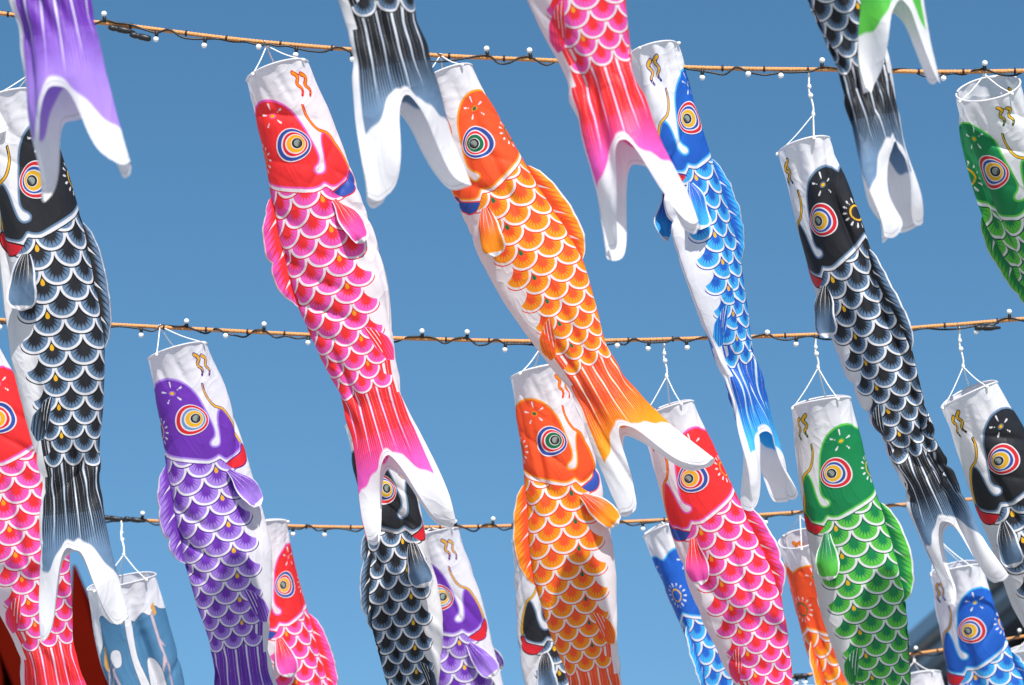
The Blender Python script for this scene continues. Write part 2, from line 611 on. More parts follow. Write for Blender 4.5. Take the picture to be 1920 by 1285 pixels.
_rs = np.linspace(0.2, 1.1, 600)
_rp = 0.0322 - 0.0075 * np.clip((_rs - .30) / .36, 0, 1)
_rr = np.cumsum((_rs[1] - _rs[0]) / _rp)


def row_coord(s): return np.interp(s, _rs, _rr) - np.interp(.235, _rs, _rr)


ROW_END = math.floor(float(row_coord(.668))) + .5


def body_attrs(S):
    t = np.broadcast_to(TT, S.shape).ravel(); s = S.ravel()
    return {'p_t': t, 'p_s': s, 'p_row': row_coord(s) + 0.25 * np.sin(t * 3.0), 'd_white': s - swhite(t), 'd_anal': sdf_poly(t * ASP, s, ANAL_POLY), 'd_end': np.ones_like(s)}


MATS = {k: dict(head=make_head_mat(k), body=make_body_mat(k), fin=make_fin_mat(k), eye=make_eye_mat(k)) for k in PAL}
HEAD_A, BODY_A = head_attrs(), body_attrs(S_BODY)
F_HEAD, F_BODY, F_TAIL = grid_faces(RH, NCOL, True), grid_faces(RB, NCOL, True), grid_faces(RT, NCOL, True)
F_ALL = grid_faces(len(S_ALL), NCOL, True)

# arc-length tables of ellipses: fraction of the girth -> angle, for a range of flatness
FL = np.linspace(0.08, 1.2, 40)
_ph = np.linspace(0, 2 * np.pi, 721)
ARC = []
for f in FL:
    ds = np.hypot(np.diff(np.cos(_ph)), f * np.diff(np.sin(_ph)))
    q = np.r_[0, np.cumsum(ds)]; q /= q[-1]
    ARC.append(np.interp(np.linspace(0, 1, 257), q, _ph))
ARC = np.array(ARC)


def arc_angle(f, u):
    fi = np.clip((f - FL[0]) / (FL[1] - FL[0]), 0, len(FL) - 1.001); i = fi.astype(int); a = fi - i
    ui = np.clip(u * 256, 0, 255.999); k = ui.astype(int); b = ui - k
    return (ARC[i, k] * (1 - a) + ARC[i + 1, k] * a) * (1 - b) + (ARC[i, k + 1] * (1 - a) + ARC[i + 1, k + 1] * a) * b


W_S = [0, .05, .12, .25, .38, .48, .58, .66, .70, .76, .85, .93, 1.02]
W_V = [.206, .206, .209, .222, .236, .228, .192, .154, .142, .152, .184, .206, .216]
F_S = [0, .04, .10, .25, .45, .60, .70, .78, .88, 1.02]
F_V = [1.0, .92, .74, .56, .48, .46, .46, .36, .32, .32]


class Streamer:
    """a cloth tube on a curved spine; eval() gives points of its surface"""

    def __init__(s, pts, d, k, side, roll, L=None, fit=False, wid=1.0, flat=1.0, tflat=1.0, seed=0, wr=1.0, dents=(), splay=0.0, curl=0.0, ftab=None, wtab=None, mouth=.024, drape=.012, foldd=0.0, foldb=0.0, finh=.040, notch=.838):
        P = catmull(pts, 40)
        cum = np.r_[0, np.cumsum(np.linalg.norm(np.diff(P, axis=0), axis=1))]
        Lpx = cum[-1] if fit else (L or 1.52 * FPX / d)
        if Lpx > cum[-1]:
            dr = (P[-1] - P[-8]); dr /= np.linalg.norm(dr)
            ex = np.linspace(0, 1, 30)[1:, None] * (Lpx - cum[-1]) * 1.02
            P = np.vstack([P, P[-1] + ex * dr]); cum = np.r_[0, np.cumsum(np.linalg.norm(np.diff(P, axis=0), axis=1))]
        n = 300
        q = np.linspace(0, Lpx * 1.03, n)
        px = np.stack([np.interp(q, cum, P[:, i]) for i in range(2)], 1)
        over = np.clip(q - cum[-1], 0, None)[:, None]
        dr = (P[-1] - P[-5]); dr /= np.linalg.norm(dr)
        px = px + over * dr
        l0 = .05 * Lpx
        dep = d + d / FPX * (k * q + .26 * l0 * (1 - np.exp(-q / l0)))
        W = np.array([at(px[i, 0], px[i, 1], dep[i]) for i in range(n)])
        T = np.gradient(W, axis=0); T /= np.linalg.norm(T, axis=1)[:, None]
        ker = np.ones(25) / 25
        T = np.stack([np.convolve(np.pad(T[:, i], 12, mode='edge'), ker, 'valid') for i in range(3)], 1)
        T /= np.linalg.norm(T, axis=1)[:, None]
        sv = q / Lpx
        V = CAM - W; V = V - T * (V * T).sum(1)[:, None]; V /= np.linalg.norm(V, axis=1)[:, None]
        Lat = np.cross(T, V)
        sg = np.where(Lat[:, 0] > 0, 1.0, -1.0) * (1 if side == 'R' else -1)
        Lat = Lat * sg[:, None]
        ra = R_(1) * (np.interp(sv, [0, .35, .7, 1.0], roll) if isinstance(roll, (list, tuple)) else np.full(n, float(roll)))
        D = np.cos(ra)[:, None] * Lat + np.sin(ra)[:, None] * V
        B = np.cross(T, D); B *= np.where((B * (np.cos(ra)[:, None] * V - np.sin(ra)[:, None] * Lat)).sum(1) > 0, 1, -1)[:, None]
        s.sv, s.W, s.T, s.D, s.B = sv, W, T, D, B
        s.L = np.linalg.norm(np.diff(W, axis=0), axis=1).sum() / 1.03
        s.wid, s.flat, s.tflat, s.wr, s.splay, s.curl = wid, flat, tflat, wr, splay, curl
        s.wtab = wtab or (W_S, W_V); s.ftab = ftab or (F_S, F_V)
        rg = np.random.RandomState(seed + 7)
        s.mouth = mouth; s.ra = ra; s.notch = notch; s.drape, s.foldd, s.foldb, s.finh = drape, foldd, foldb, finh
        s.waves = [(rg.randint(1, 6), rg.uniform(-7, 7), rg.uniform(0, 6.28), rg.uniform(.3, 1)) for _ in range(7)]
        s.creases = [(rg.randint(2, 8), rg.uniform(-16, 16), rg.uniform(0, 6.28), rg.uniform(.3, 1), rg.uniform(0.02, .75), rg.uniform(0, 1)) for _ in range(7)]
        s.ph = rg.uniform(0, 6.28, 8)
        # soft collapsed folds, most of them on the side that faces the viewer
        s.dents = tuple(dents) + tuple((rg.uniform(.03, .47), rg.uniform(.018, .034), rg.uniform(.005, .011), s0, s0 + rg.uniform(.22, .40))
                                       for s0 in (rg.uniform(.03, .15), rg.uniform(.25, .45), rg.uniform(.52, .62), rg.uniform(.60, .70)))
        s.lean = rg.uniform(-.5, .5, len(s.dents))

    def at_s(s, A, x): return np.stack([np.interp(x, s.sv, A[:, i]) for i in range(3)], -1)

    def eval(s, S, U, off=0.0):
        S = np.asarray(S, float); U = np.asarray(U, float)
        P, T, D, B = (s.at_s(A, S) for A in (s.W, s.T, s.D, s.B))
        w = np.interp(S, *s.wtab) * s.wid
        f = np.interp(S, *s.ftab)
        fl = 1 + (s.flat - 1) * np.clip(S / .2, 0, 1)
        tf = 1 + (s.tflat - 1) * np.clip((S - .72) / .12, 0, 1)
        f = np.clip(f * fl * tf, .08, 1.15)
        a = 2 * w / (np.pi * (3 * (1 + f) - np.sqrt((3 + f) * (1 + 3 * f)))) * s.L
        b = a * f
        ph = arc_angle(f, U)
        c, si = np.cos(ph), np.sin(ph)
        n1, n2 = c * b, si * a
        nn = np.hypot(n1, n2); n1, n2 = n1 / nn, n2 / nn
        win = np.clip(S / .08, 0, 1) ** 1.5
        x = np.zeros_like(S)
        for m, kk, p0, A in s.waves:
            x += .0013 * A * win * np.sin(2 * np.pi * (m * U + kk * S * .5) + p0)
        for m, kk, p0, A, s0, u0 in s.creases:
            du = (U - u0 + .5) % 1 - .5
            g = np.exp(-((S - s0) / .10) ** 2 - (du / .16) ** 2)
            x += -.0115 * A * g * win * (1 - np.abs(np.sin(np.pi * (m * U * .8 + kk * S) + p0))) ** 2.2
        x += .0020 * np.exp(-S / .045) * (1 - np.exp(-S / .010)) * np.sin(2 * np.pi * 9 * U + s.ph[0] + 14 * S)
        x += -.0030 * np.exp(-((S - .045) / .03) ** 2) * (np.sin(2 * np.pi * 5 * U + s.ph[1] - 20 * S) ** 2) ** 3
        tb = np.exp(-((S - .715) / .06) ** 2)
        x += .0030 * tb * np.sin(2 * np.pi * (6 * U + .35 * np.sin(2 * np.pi * 2 * U + s.ph[7])) + s.ph[2] + 5 * np.sin(S * 16 + s.ph[0]) + 2 * np.sin(2 * np.pi * U + s.ph[1])) + .0026 * tb * np.sin(2 * np.pi * 3 * U + S * 34 + s.ph[3])
        lo = np.clip((S - .76) / .2, 0, 1.2) ** 1.5
        x += .0045 * lo * np.sin(2 * np.pi * 4 * U + s.ph[4] + S * 18)
        x *= s.wr
        for (u0, wdt, dep, s0, s1), ln in zip(s.dents, s.lean):
            du = (U - u0 - ln * (S - s0) * .5 + .5) % 1 - .5
            x += -dep * np.exp(-(du / wdt) ** 2) * np.clip((S - s0) / .10, 0, 1) * np.clip((s1 - S) / .10, 0, 1)
        x = x * s.L + off
        le = np.interp(S, [0, .08, .25, .6, .74, 1.0], [0, 0, .22, .30, .75, .95])
        sl = np.sign(si) * np.abs(si) ** (1 + le)
        bend = s.curl * lo * s.L * (0.6 + .4 * np.sin(S * 20 + s.ph[5])) + s.drape * s.L * lo * (np.sin(S * 24 + s.ph[6] + 2.6 * c) + .55 * np.sin(7.0 * c + s.ph[7] + S * 9))
        spl = s.splay * np.clip((S - .80) / .2, 0, 1.2) ** 1.4 * c * s.L
        fac = np.clip(c * np.sin(np.interp(S, s.sv, s.ra)) + si * np.cos(np.interp(S, s.sv, s.ra)), 0, 1)
        P = P - T * (s.mouth * s.L * fac * np.exp(-(S / .05) ** 2))[..., None]
        a = a * (1 - np.where(c > 0, s.foldd, s.foldb) * np.clip(lo, 0, 1) * np.clip(np.abs(c) * 2, 0, 1))
        return P + D * (a * c + x * n1 + spl)[..., None] + B * (b * sl + x * n2 + bend)[..., None]


def grid_normals(V, nr, nc):
    G = V.reshape(nr, nc, 3)
    du = np.roll(G, -1, 1) - np.roll(G, 1, 1)
    dv = np.gradient(G, axis=0)
    n = np.cross(du, dv)
    n /= np.linalg.norm(n, axis=2)[..., None] + 1e-12
    return n.reshape(-1, 3)


def orient(nrm, V, F):
    """custom normals must agree with the winding of the faces"""
    a, b, c = V[F[:, 0]], V[F[:, 1]], V[F[:, 2]]
    fn = np.cross(b - a, c - a)
    return nrm if (fn * nrm[F[:, 0]]).sum() > 0 else -nrm


# eye as nested rings, pupil pushed towards the snout
def eye_grid(S0=.158, T0=.425, R=.0365, ex=.38, ey=-.04, nseg=44):
    radii = np.r_[0.02, 0.1, 0.2, 0.3, 0.36, .44, .52, .6, .68, .76, .85, .94, 1.0]
    th = np.linspace(0, 2 * np.pi, nseg, endpoint=False)
    t, s, r, g = [], [], [], []
    for rr in radii:
        wob = 1 + .04 * np.sin(3 * th + .6) * (rr > .6) + .02 * np.sin(2 * th)
        x = ex * (1 - rr) + rr * wob * np.cos(th); y = ey * (1 - rr) + rr * wob * np.sin(th) * 0.96
        t.append(T0 + x * R / ASP); s.append(S0 + y * R); r.append(np.full(nseg, rr)); g.append(x - ex + .6 * (y - ey))
    return np.array(t), np.array(s), np.array(r).ravel(), np.array(g).ravel(), grid_faces(len(radii), nseg, True)


EYE_T, EYE_S, EYE_R, EYE_G, EYE_F = eye_grid()

GROUP = "carp streamers hanging on the ropes"


def dorsal_fin(st, key, root, s0=.245, s1=.475, sway=0.0):
    h = st.finh
    n, m = 34, 9
    p = np.linspace(0, 1, n)
    prof = np.interp(p, [0, .06, .2, .45, .75, .92, 1], [.18, .55, .86, 1.0, .80, .42, .05]) * h
    w = np.r_[np.linspace(0, 1, m), np.linspace(1, 0, m)[1:]]            # up the near layer, down the far one
    sgn = np.r_[np.ones(m), -np.ones(m - 1)]
    S = s0 + p * (s1 - s0)
    base = st.eval(S, np.zeros(n), 0.0)
    D, B, T = st.at_s(st.D, S), st.at_s(st.B, S), st.at_s(st.T, S)
    hh = prof[:, None] * w[None, :] * st.L
    th = .0045 * st.L * np.sin(np.pi * np.clip(w * .93 + .03, 0, 1))[None, :] * sgn[None, :] * (prof / h)[:, None] + .0006 * sgn[None, :]
    rip = .0016 * st.L * np.sin(p * 31 + st.ph[3])[:, None] * w[None, :] + .0010 * st.L * np.sin(p * 63 + st.ph[1])[:, None] * w[None, :]
    V = base[:, None, :] + D[:, None, :] * (hh - .002)[..., None] + B[:, None, :] * (th + rip + sway * st.L * w[None, :] ** 1.5 * (prof / h)[:, None])[..., None] + T[:, None, :] * (hh * .35)[..., None]
    along = np.broadcast_to(w[None, :], hh.shape)
    across = np.broadcast_to(p[:, None] * 1.4 - w[None, :] * .12, hh.shape)
    edge = (1 - np.broadcast_to(w[None, :], hh.shape)) * 1.9 * (prof / h)[:, None] ** .5
    mesh_obj("dorsal_fin", V.reshape(-1, 3), grid_faces(n, len(w)), MATS[key]['fin'], root, st.origin,
             attrs={'p_along': along, 'p_across': across, 'p_edge': edge})


def pectoral_fin(st, key, root, near, lift=.2, out=.30, length=.106, width=.057, s0=.288, t0=.66):
    n, m = 18, 13
    u0 = t0 / 2 if near else 1 - t0 / 2
    P0 = st.eval(np.array([s0]), np.array([u0]), -.001)[0]
    P1 = st.eval(np.array([s0]), np.array([u0 + (.01 if near else -.01)]), 0)[0]
    T = st.at_s(st.T, np.array([s0]))[0]
    side = P1 - P0; side /= np.linalg.norm(side)                    # along the skin towards the belly
    nr = np.cross(T, side); B = st.at_s(st.B, np.array([s0]))[0]
    if nr.dot(B) * (1 if near else -1) < 0: nr = -nr
    A = T * .93 + side * lift + nr * out * .35; A /= np.linalg.norm(A)
    Q = side - A * side.dot(A); Q /= np.linalg.norm(Q)
    Nn = np.cross(A, Q); Nn *= 1 if Nn.dot(nr) > 0 else -1
    p = np.linspace(0, 1, n)
    half = np.interp(p, [0, .1, .35, .65, .82, .93, .98, 1], [.30, .46, .80, 1.0, .96, .72, .42, .06]) * width * .5 * st.L
    th = np.linspace(0, 2 * np.pi, 2 * m, endpoint=False)
    q = np.cos(th)
    bul = np.sin(th) * (.0038 * st.L * np.sin(np.pi * np.clip(p * .95 + .04, 0, 1)))[:, None]
    sagc = .012 * st.L * np.sin(p * 2.4)[:, None] + .005 * st.L * np.sin(p * 9 + st.ph[2])[:, None] * q[None, :] + .004 * st.L * np.cos(q * 3.4 + st.ph[5])[None, :] + .0022 * st.L * np.sin(q * 9 + st.ph[4])[None, :] * p[:, None]
    V = P0 + (p * length * st.L)[:, None, None] * A + (half[:, None] * q[None, :])[..., None] * Q + (bul + sagc + .004 * st.L)[..., None] * Nn
    along = np.broadcast_to(p[:, None], bul.shape)
    across = np.broadcast_to(q[None, :], bul.shape)
    e = np.minimum((1 - np.abs(q))[None, :] * 1.5 + 0 * p[:, None], (1 - p)[:, None] * 2.1 + .0 * q[None, :])
    mesh_obj("pectoral_fin", V.reshape(-1, 3), grid_faces(n, 2 * m, True), MATS[key]['fin'], root, st.origin,
             attrs={'p_along': along, 'p_across': across, 'p_edge': e})


def hang(st, root, knot, hook, rad=.0020, us=(.12, .40, .74)):
    """hoop in the mouth, three bridle cords to a knot, a cord and a clip up to the rope"""
    u = np.linspace(0, 1, 49)[:-1]
    ring = st.eval(np.zeros(48), u, .001)
    ring = np.vstack([ring, ring[:1], ring[1:2]])
    v, f = tube(ring, 0.0028 * st.L / 1.5, 8, cap=False)
    mesh_obj("hoop", v, f, M_WHITE, root, st.origin)
    if knot is None:
        return
    K, H = np.asarray(knot), np.asarray(hook)
    for q in us:
        a = st.eval(np.array([0.002]), np.array([q]), .004)[0]
        mid = (a + K) / 2 + np.array([0, 0, -.006])
        v, f = tube(resample(catmull([a, mid, K], 8), n=12)[0], rad, 6)
        mesh_obj("bridle_cord", v, f, M_CORD, root, st.origin)
        v, f = lathe(a - (K - a) * .012, (a - K), [(-.006, .001), (-.004, .0048), (.001, .0058), (.005, .0045), (.008, .001)], 8)
        mesh_obj("bridle_knot", v, f, M_CORD, root, st.origin)
    ax = H - K; ln = np.linalg.norm(ax)
    v, f = lathe(K, ax, [(-.008, .001), (-.005, .005), (.001, .0065), (.006, .0045), (.010, .003)], 8)
    mesh_obj("cord_knot", v, f, M_CORD, root, st.origin)
    if ln > .03:
        pts = [K + ax * x + np.array([math.sin(x * 9) * .003, 0, 0]) for x in np.linspace(0, 1, 14)]
        v, f = tube(pts, rad * 1.5, 10, 2, .014, .45)
        mesh_obj("hanging_cord", v, f, M_CORD, root, st.origin)
    if ln > .10:
        for zz, sc in ((.42, 1.0), (.62, .8)):
            v, f = lathe(K + ax * zz, ax, [(-.009, .001), (-.006, .006 * sc), (0, .0085 * sc), (.006, .006 * sc), (.009, .001)], 8)
            mesh_obj("cord_knot", v, f, M_CORD, root, st.origin)
    # steel snap hook round the rope
    n = np.cross(ax / max(ln, 1e-6), RGT); 
    th = np.linspace(0, 2 * np.pi, 25)
    up = ax / max(ln, 1e-6)
    loop = [H + up * (.010 * math.cos(x) - .004) + np.array([0, -1.0, 0]) * .0085 * math.sin(x) for x in th]
    v, f = tube(loop, .0016, 6, cap=False)
    mesh_obj("snap_hook", v, f, M_METAL, root, st.origin)


def carp(key, label, pts, d, side, roll=0, k=-.03, knot=None, hook=None, sway=0.0, fins=(.2, .30), **kw):
    st = Streamer(pts, d, k, side, roll, **kw)
    st.origin = st.eval(np.array([0.0]), np.array([.25]))[0]
    root = empty("carp_streamer", st.origin)
    tag(root, label, "carp streamer", GROUP)
    S_t, TAIL_A = tail_grid(np.random.RandomState(kw.get('seed', 0) * 3 + 1), st.notch)
    S_f = np.vstack([S_HEAD, S_BODY[1:], S_t[1:]])
    V = st.eval(S_f, U_ALL)
    N = grid_normals(V, *S_f.shape); N = orient(N, V.reshape(-1, 3), F_ALL)
    Vf = V.reshape(-1, 3)
    r0, r1 = RH * NCOL, (RH - 1) * NCOL
    head = mesh_obj("head", Vf[:r0], F_HEAD, MATS[key]['head'], root, st.origin, attrs=HEAD_A, normals=N[:r0])
    i2 = (RH - 1 + RB) * NCOL
    mesh_obj("body", Vf[r1:i2], F_BODY, MATS[key]['body'], root, st.origin, attrs=BODY_A, normals=N[r1:i2])
    i3 = i2 - NCOL
    mesh_obj("tail", Vf[i3:], F_TAIL, MATS[key]['body'], root, st.origin, attrs=TAIL_A, normals=N[i3:])
    for near in (True, False):
        u = EYE_T / 2 if near else 1 - EYE_T / 2
        ev = st.eval(EYE_S, u, .0016).reshape(-1, 3)
        mesh_obj("eye", ev, EYE_F, MATS[key]['eye'], head, st.origin, attrs={'p_r': EYE_R, 'p_g': EYE_G})
    for o in head.children: o.location = (0, 0, 0)
    dorsal_fin(st, key, root, sway=sway)
    pectoral_fin(st, key, root, True, *fins)
    pectoral_fin(st, key, root, False, *fins)
    hang(st, root, knot, hook)
    return st


# ------------------------------------------------------------------ ground (out of frame, lights the cloth from below)
def ground_mat():
    m, b, out = new_mat("pale_paving")
    n = noise(0.4, 6.0, texco())
    c = mix((.32, .31, .29, 1), (.42, .41, .39, 1), X(n.outputs[0]))
    X.tree.links.new(c, b.inputs["Base Color"]); b.inputs["Roughness"].default_value = 0.9
    return m


v, f = box((0, 0, -.05), (900, 0, 0), (0, 900, 0), (0, 0, .05))
tag(mesh_obj("ground", v, f, ground_mat(), smooth=False), kind="structure")

# ------------------------------------------------------------------ ropes and light strings
DR = [8.0, 9.8, 10.8, 12.2, 13.6]
ROPE_PX = [
    [(-900, -790), (0, -740), (900, -715), (1500, -715), (2900, -760)],
    [(-900, -100), (0, 25), (200, 44), (480, 78), (800, 103), (1040, 114), (1300, 127), (1560, 131), (1920, 133), (2800, 100)],
    [(-900, 540), (0, 600), (190, 608), (580, 628), (800, 636), (1000, 640), (1180, 638), (1330, 634), (1560, 626), (1750, 612), (1920, 598), (2800, 520)],
    [(-900, 900), (0, 960), (200, 973), (560, 987), (780, 989), (1000, 985), (1250, 975), (1480, 962), (1800, 938), (1920, 927), (2800, 840)],
    [(200, 1420), (900, 1345), (1330, 1293), (1470, 1272), (1560, 1258), (1680, 1232), (1920, 1193), (2700, 1050)],
]
ROPE_LABEL = ["orange twisted rope strung above the picture's upper edge",
              "orange twisted rope highest in view, sloping down from the upper corner",
              "orange twisted rope crossing at mid height behind the big red carp",
              "orange twisted rope third from the top, behind the purple and black carps",
              "blurred orange rope lowest in view, in front of the dark building"]


def rope_at(row, px, dy=0):
    P = catmull(ROPE_PX[row], 30)
    return at(px, np.interp(px, P[:, 0], P[:, 1]) + dy, DR[row])


for r, pl in enumerate(ROPE_PX):
    P = catmull(pl, 30)
    W = np.array([at(x, y, DR[r]) for x, y in P])
    W, q = resample(W, .0045)
    v, f = tube(W, .0062, 15, 3, .034, .42, q=q)
    o = mesh_obj("rope", v, f, M_ROPE, None, W[len(W) // 2])
    tag(o, ROPE_LABEL[r], "rope", "ropes the streamers hang on")

# bulbs per row: x, way they stand (1 up, -1 down, 0 towards the viewer)
BULBS = {1: [(-60, -1), (60, 1), (196, 1), (294, -1), (385, -1), (486, 0), (556, -1), (660, -1), (740, 1), (914, 1), (995, 1), (1110, -1), (1210, 1), (1317, -1), (1402, 0), (1465, -.4), (1541, 1), (1640, -1), (1768, -.4), (1846, .6), (1960, -1)],
         2: [(-80, -1), (2, -.5), (100, -1), (265, -1), (350, .6), (424, 0), (495, 1), (578, -.6), (690, 1), (792, .7), (876, .8), (948, -1), (1060, -1), (1157, 0), (1217, -1), (1287, -1), (1437, .2), (1493, -1), (1600, 1), (1700, -1), (1830, -1), (1893, 1), (1980, -1)],
         3: [(60, -1), (160, 1), (267, .8), (360, -1), (460, 1), (549, -1), (610, -1), (690, 1), (743, 1), (783, 1), (855, .5), (924, 1), (1000, -1), (1120, -.5), (1205, -1), (1320, 1), (1437, -1), (1530, 1), (1640, -1), (1760, 1)],
         4: [(1100, 1), (1250, -1), (1376, -1), (1475, 1), (1494, -1), (1512, -1), (1620, 1), (1718, .6), (1800, -1), (1910, 1)]}
CONN = {1: [(228, 55, 25), (263, 68, 20)], 2: [(1852, 614, 24)], 3: [(218, 972, 26), (252, 974, 20)], 4: [(1500, 1266, 12)]}
LS_LABEL = {1: "black cable of white globe bulbs wound on the highest visible rope",
            2: "black cable of white globe bulbs wound on the mid-height rope behind the big red carp",
            3: "black cable of white globe bulbs on the third rope, behind purple carp",
            4: "black cable with few pale bulbs on the lowest rope by the dark building"}
rng = random.Random(5)
for r, bl in BULBS.items():
    P = catmull(ROPE_PX[r], 30)
    y_at = lambda x: float(np.interp(x, P[:, 0], P[:, 1]))
    sc = DR[1] / DR[r]
    cps = []
    xs = [b[0] for b in bl]
    for i, (x, up) in enumerate(bl):
        cps.append((x, y_at(x) + (6 * sc if up <= 0 else -5 * sc), -.011 if up == 0 else -.006))
        if i + 1 < len(bl):
            xn = bl[i + 1][0]; g = xn - x
            tie = x + g * rng.uniform(.25, .75)
            if g > 50:
                cps.append((x + g * .25, y_at(x + g * .25) + rng.choice([3, 6, 9, -3]) * sc, -.009))
                cps.append((x + g * .50, y_at(x + g * .5) + rng.choice([-3, 5, 8, 11]) * sc, rng.choice([-.011, .008])))
                cps.append((x + g * .75, y_at(x + g * .75) + rng.choice([3, 9, -3]) * sc, -.008))
    W = np.array([at(x, y, DR[r] + dz) for x, y, dz in sorted(cps)])
    W, q = resample(catmull(W, 14), .005)
    org = rope_at(r, xs[len(xs) // 2])
    root = empty("light_string", org)
    tag(root, LS_LABEL[r], "string lights", "light strings wound on the ropes")
    v, f = tube(W, .0031, 10, 2, .022, .5, q=q)
    mesh_obj("cable", v, f, M_CABLE, root, org)
    for (x, up) in bl:
        base = at(x, y_at(x) + (6 * sc if up <= 0 else -5 * sc), DR[r] - (.010 if up == 0 else .006))
        if up == 0: ax = -FWD * .9 - UPV * .35
        else: ax = UPV * up + RGT * rng.uniform(-.2, .2) - FWD * (1.05 - abs(up)) * .9
        v, f = lathe(base, ax, [(-.006, .003), (-.004, .0056), (.006, .0060), (.012, .0054), (.0125, .004)], 12)
        so = mesh_obj("bulb_socket", v, f, M_CABLE, root, org)
        a = ax / np.linalg.norm(ax)
        R0 = .0090
        prof = [(.012 + R0 * (1 - math.cos(q_)) * .97, max(.0006, R0 * math.sin(q_))) for q_ in np.linspace(.42, math.pi, 9)]
        v, f = lathe(base, ax, prof, 16)
        mesh_obj("globe", v, f, M_GLOBE, so, org)
    for x, y, ln in CONN.get(r, []):
        a, b2 = at(x - ln, y_at(x - ln) + (y - y_at(x)) - 1, DR[r] - .014), at(x + ln, y_at(x + ln) + (y - y_at(x)) + 3, DR[r] - .012)
        v, f = lathe(a, b2 - a, [(0, .004), (.005, .0085), (.020, .0100), (.022, .0085), (.030, .0085), (.032, .0105), (.058, .0100), (.066, .0075), (np.linalg.norm(b2 - a), .004)], 12)
        mesh_obj("plug_connector", v, f, M_CABLE, root, org)
    for i in range(len(xs) - 1):
        x = xs[i] + (xs[i + 1] - xs[i]) * rng.uniform(.35, .65)
        c = at(x, y_at(x), DR[r]); tdir = at(x + 5, y_at(x + 5), DR[r]) - c
        v, f = lathe(c - tdir * .4, tdir, [(0, .0075), (.001, .0098), (.006, .0100), (.007, .0078)], 10)
        mesh_obj("cable_tie", v, f, M_CABLE, root, org)

# ------------------------------------------------------------------ the carps
def kn(px, py, row, dd=0.0): return at(px, py, DR[row] + dd)


# row above the frame: tails only
carp('red', "white carp tail tip poking in over the large black carp's white mouth",
     [(-380, -640), (-300, -300), (-225, -30), (-172, 110), (-62, 300)], 9.3, 'L', 0, fit=True, seed=1, knot=None)
carp('purple', "purple carp tail with white forked ends in the upper corner, above black carp",
     [(-130, -890), (-25, -480), (60, -150), (90, -20), (120, 120), (166, 352)], 7.2, 'R', (0, 0, 10, 22), fit=True, seed=2, tflat=2.2, wid=.95, curl=.03, notch=.875)
carp('black', "black and grey carp tail hanging from above between red and orange carps",
     [(560, -705), (640, -350), (690, -100), (708, 0), (742, 165), (785, 372)], DR[0], 'R', (0, 0, -14, -34), fit=True, seed=3, wid=1.02, tflat=1.1, curl=.0,
     knot=kn(558, -715, 0), hook=rope_at(0, 558))
carp('red', "pink and red carp hanging in from the top edge, tail beside blue carp",
     [(940, -580), (1010, -300), (1078, -20), (1132, 150), (1178, 300), (1226, 455)], DR[0], 'R', (0, 0, 5, 8), fit=True, seed=4, tflat=2.0, wid=.98, curl=.04,
     knot=kn(938, -640, 0), hook=rope_at(0, 938))
carp('black', "black carp tail hanging behind the green tail near the upper corner",
     [(1420, -560), (1500, -280), (1578, -20), (1628, 170), (1658, 300), (1692, 455)], DR[0] + .1, 'L', (0, 10, 30, 66), fit=True, seed=5, wid=.82, tflat=1.4,
     knot=kn(1418, -640, 0), hook=rope_at(0, 1418))
carp('green', "white-tipped green carp tail lobes at the top edge, in front of black tail",
     [(1560, -840), (1615, -500), (1648, -250), (1660, -130), (1692, 185)], DR[0] - .35, 'L', (0, 0, 10, 20), fit=True, seed=6, tflat=1.5, wid=.80)

# first rope in view
carp('black', "large black carp at the picture's edge hanging over the smaller red carp",
     [(16, 190), (52, 330), (82, 470), (105, 620), (120, 760), (130, 900), (142, 1030), (158, 1195)], DR[1], 'R', (0, 0, 0, 0), fit=True, seed=11, tflat=1.8, curl=.03,
     wid=.90, finh=.026, wr=1.2, knot=kn(58, 138, 1), hook=rope_at(1, 62), sway=-.01)
carp('red', "large red carp with pink scales and blue lip, longest in full view",
     [(520, 135), (560, 262), (600, 400), (645, 560), (692, 720), (735, 860), (775, 1005)], DR[1], 'L', (2, 0, 0, 0), seed=12, wid=1.0, curl=.0, tflat=1.2,
     knot=kn(500, 86, 1), hook=rope_at(1, 496), fins=(.22, .4))
carp('orange', "large orange carp on the highest visible rope, its forked tail over another orange carp",
     [(833, 146), (890, 280), (955, 410), (1025, 545), (1090, 670), (1160, 790), (1240, 905)], DR[1], 'R', (5, 0, -6, -10), seed=13, wid=.97, L=888,
     knot=kn(826, 104, 1, .0), hook=rope_at(1, 828), splay=.02)
carp('blue', "slim blue carp turned to show its white belly seam",
     [(1222, 98), (1262, 235), (1308, 400), (1350, 560), (1385, 690), (1415, 800), (1445, 945)], DR[1], 'R', (-32, -42, -52, -62), seed=14, wid=.86, wr=2.2, L=895,
     knot=kn(1205, 112, 1, .05), hook=rope_at(1, 1200), tflat=1.2)
carp('black', "black carp on a long white cord, hanging over the green carp",
     [(1508, 275), (1548, 410), (1600, 560), (1655, 700), (1705, 830), (1755, 950), (1812, 1110)], DR[1], 'R', (22, 28, 15, 0), seed=15, wid=.84, finh=.030, wr=1.7, L=905,
     knot=kn(1525, 215, 1), hook=rope_at(1, 1513), dents=((.03, .05, .022, .2, .95),), splay=.0, foldb=.5)
carp('green', "green carp with a wide open round mouth on the highest visible rope",
     [(1853, 166), (1880, 290), (1922, 400), (1980, 490), (2040, 590), (2110, 720), (2210, 920)], DR[1], 'L', (-14, -26, -20, 0), seed=16, wid=.95, finh=.026, wr=1.8, k=.20, mouth=0,
     knot=kn(1846, 140, 1), hook=rope_at(1, 1846), dents=((.10, .05, .018, .12, .8),))

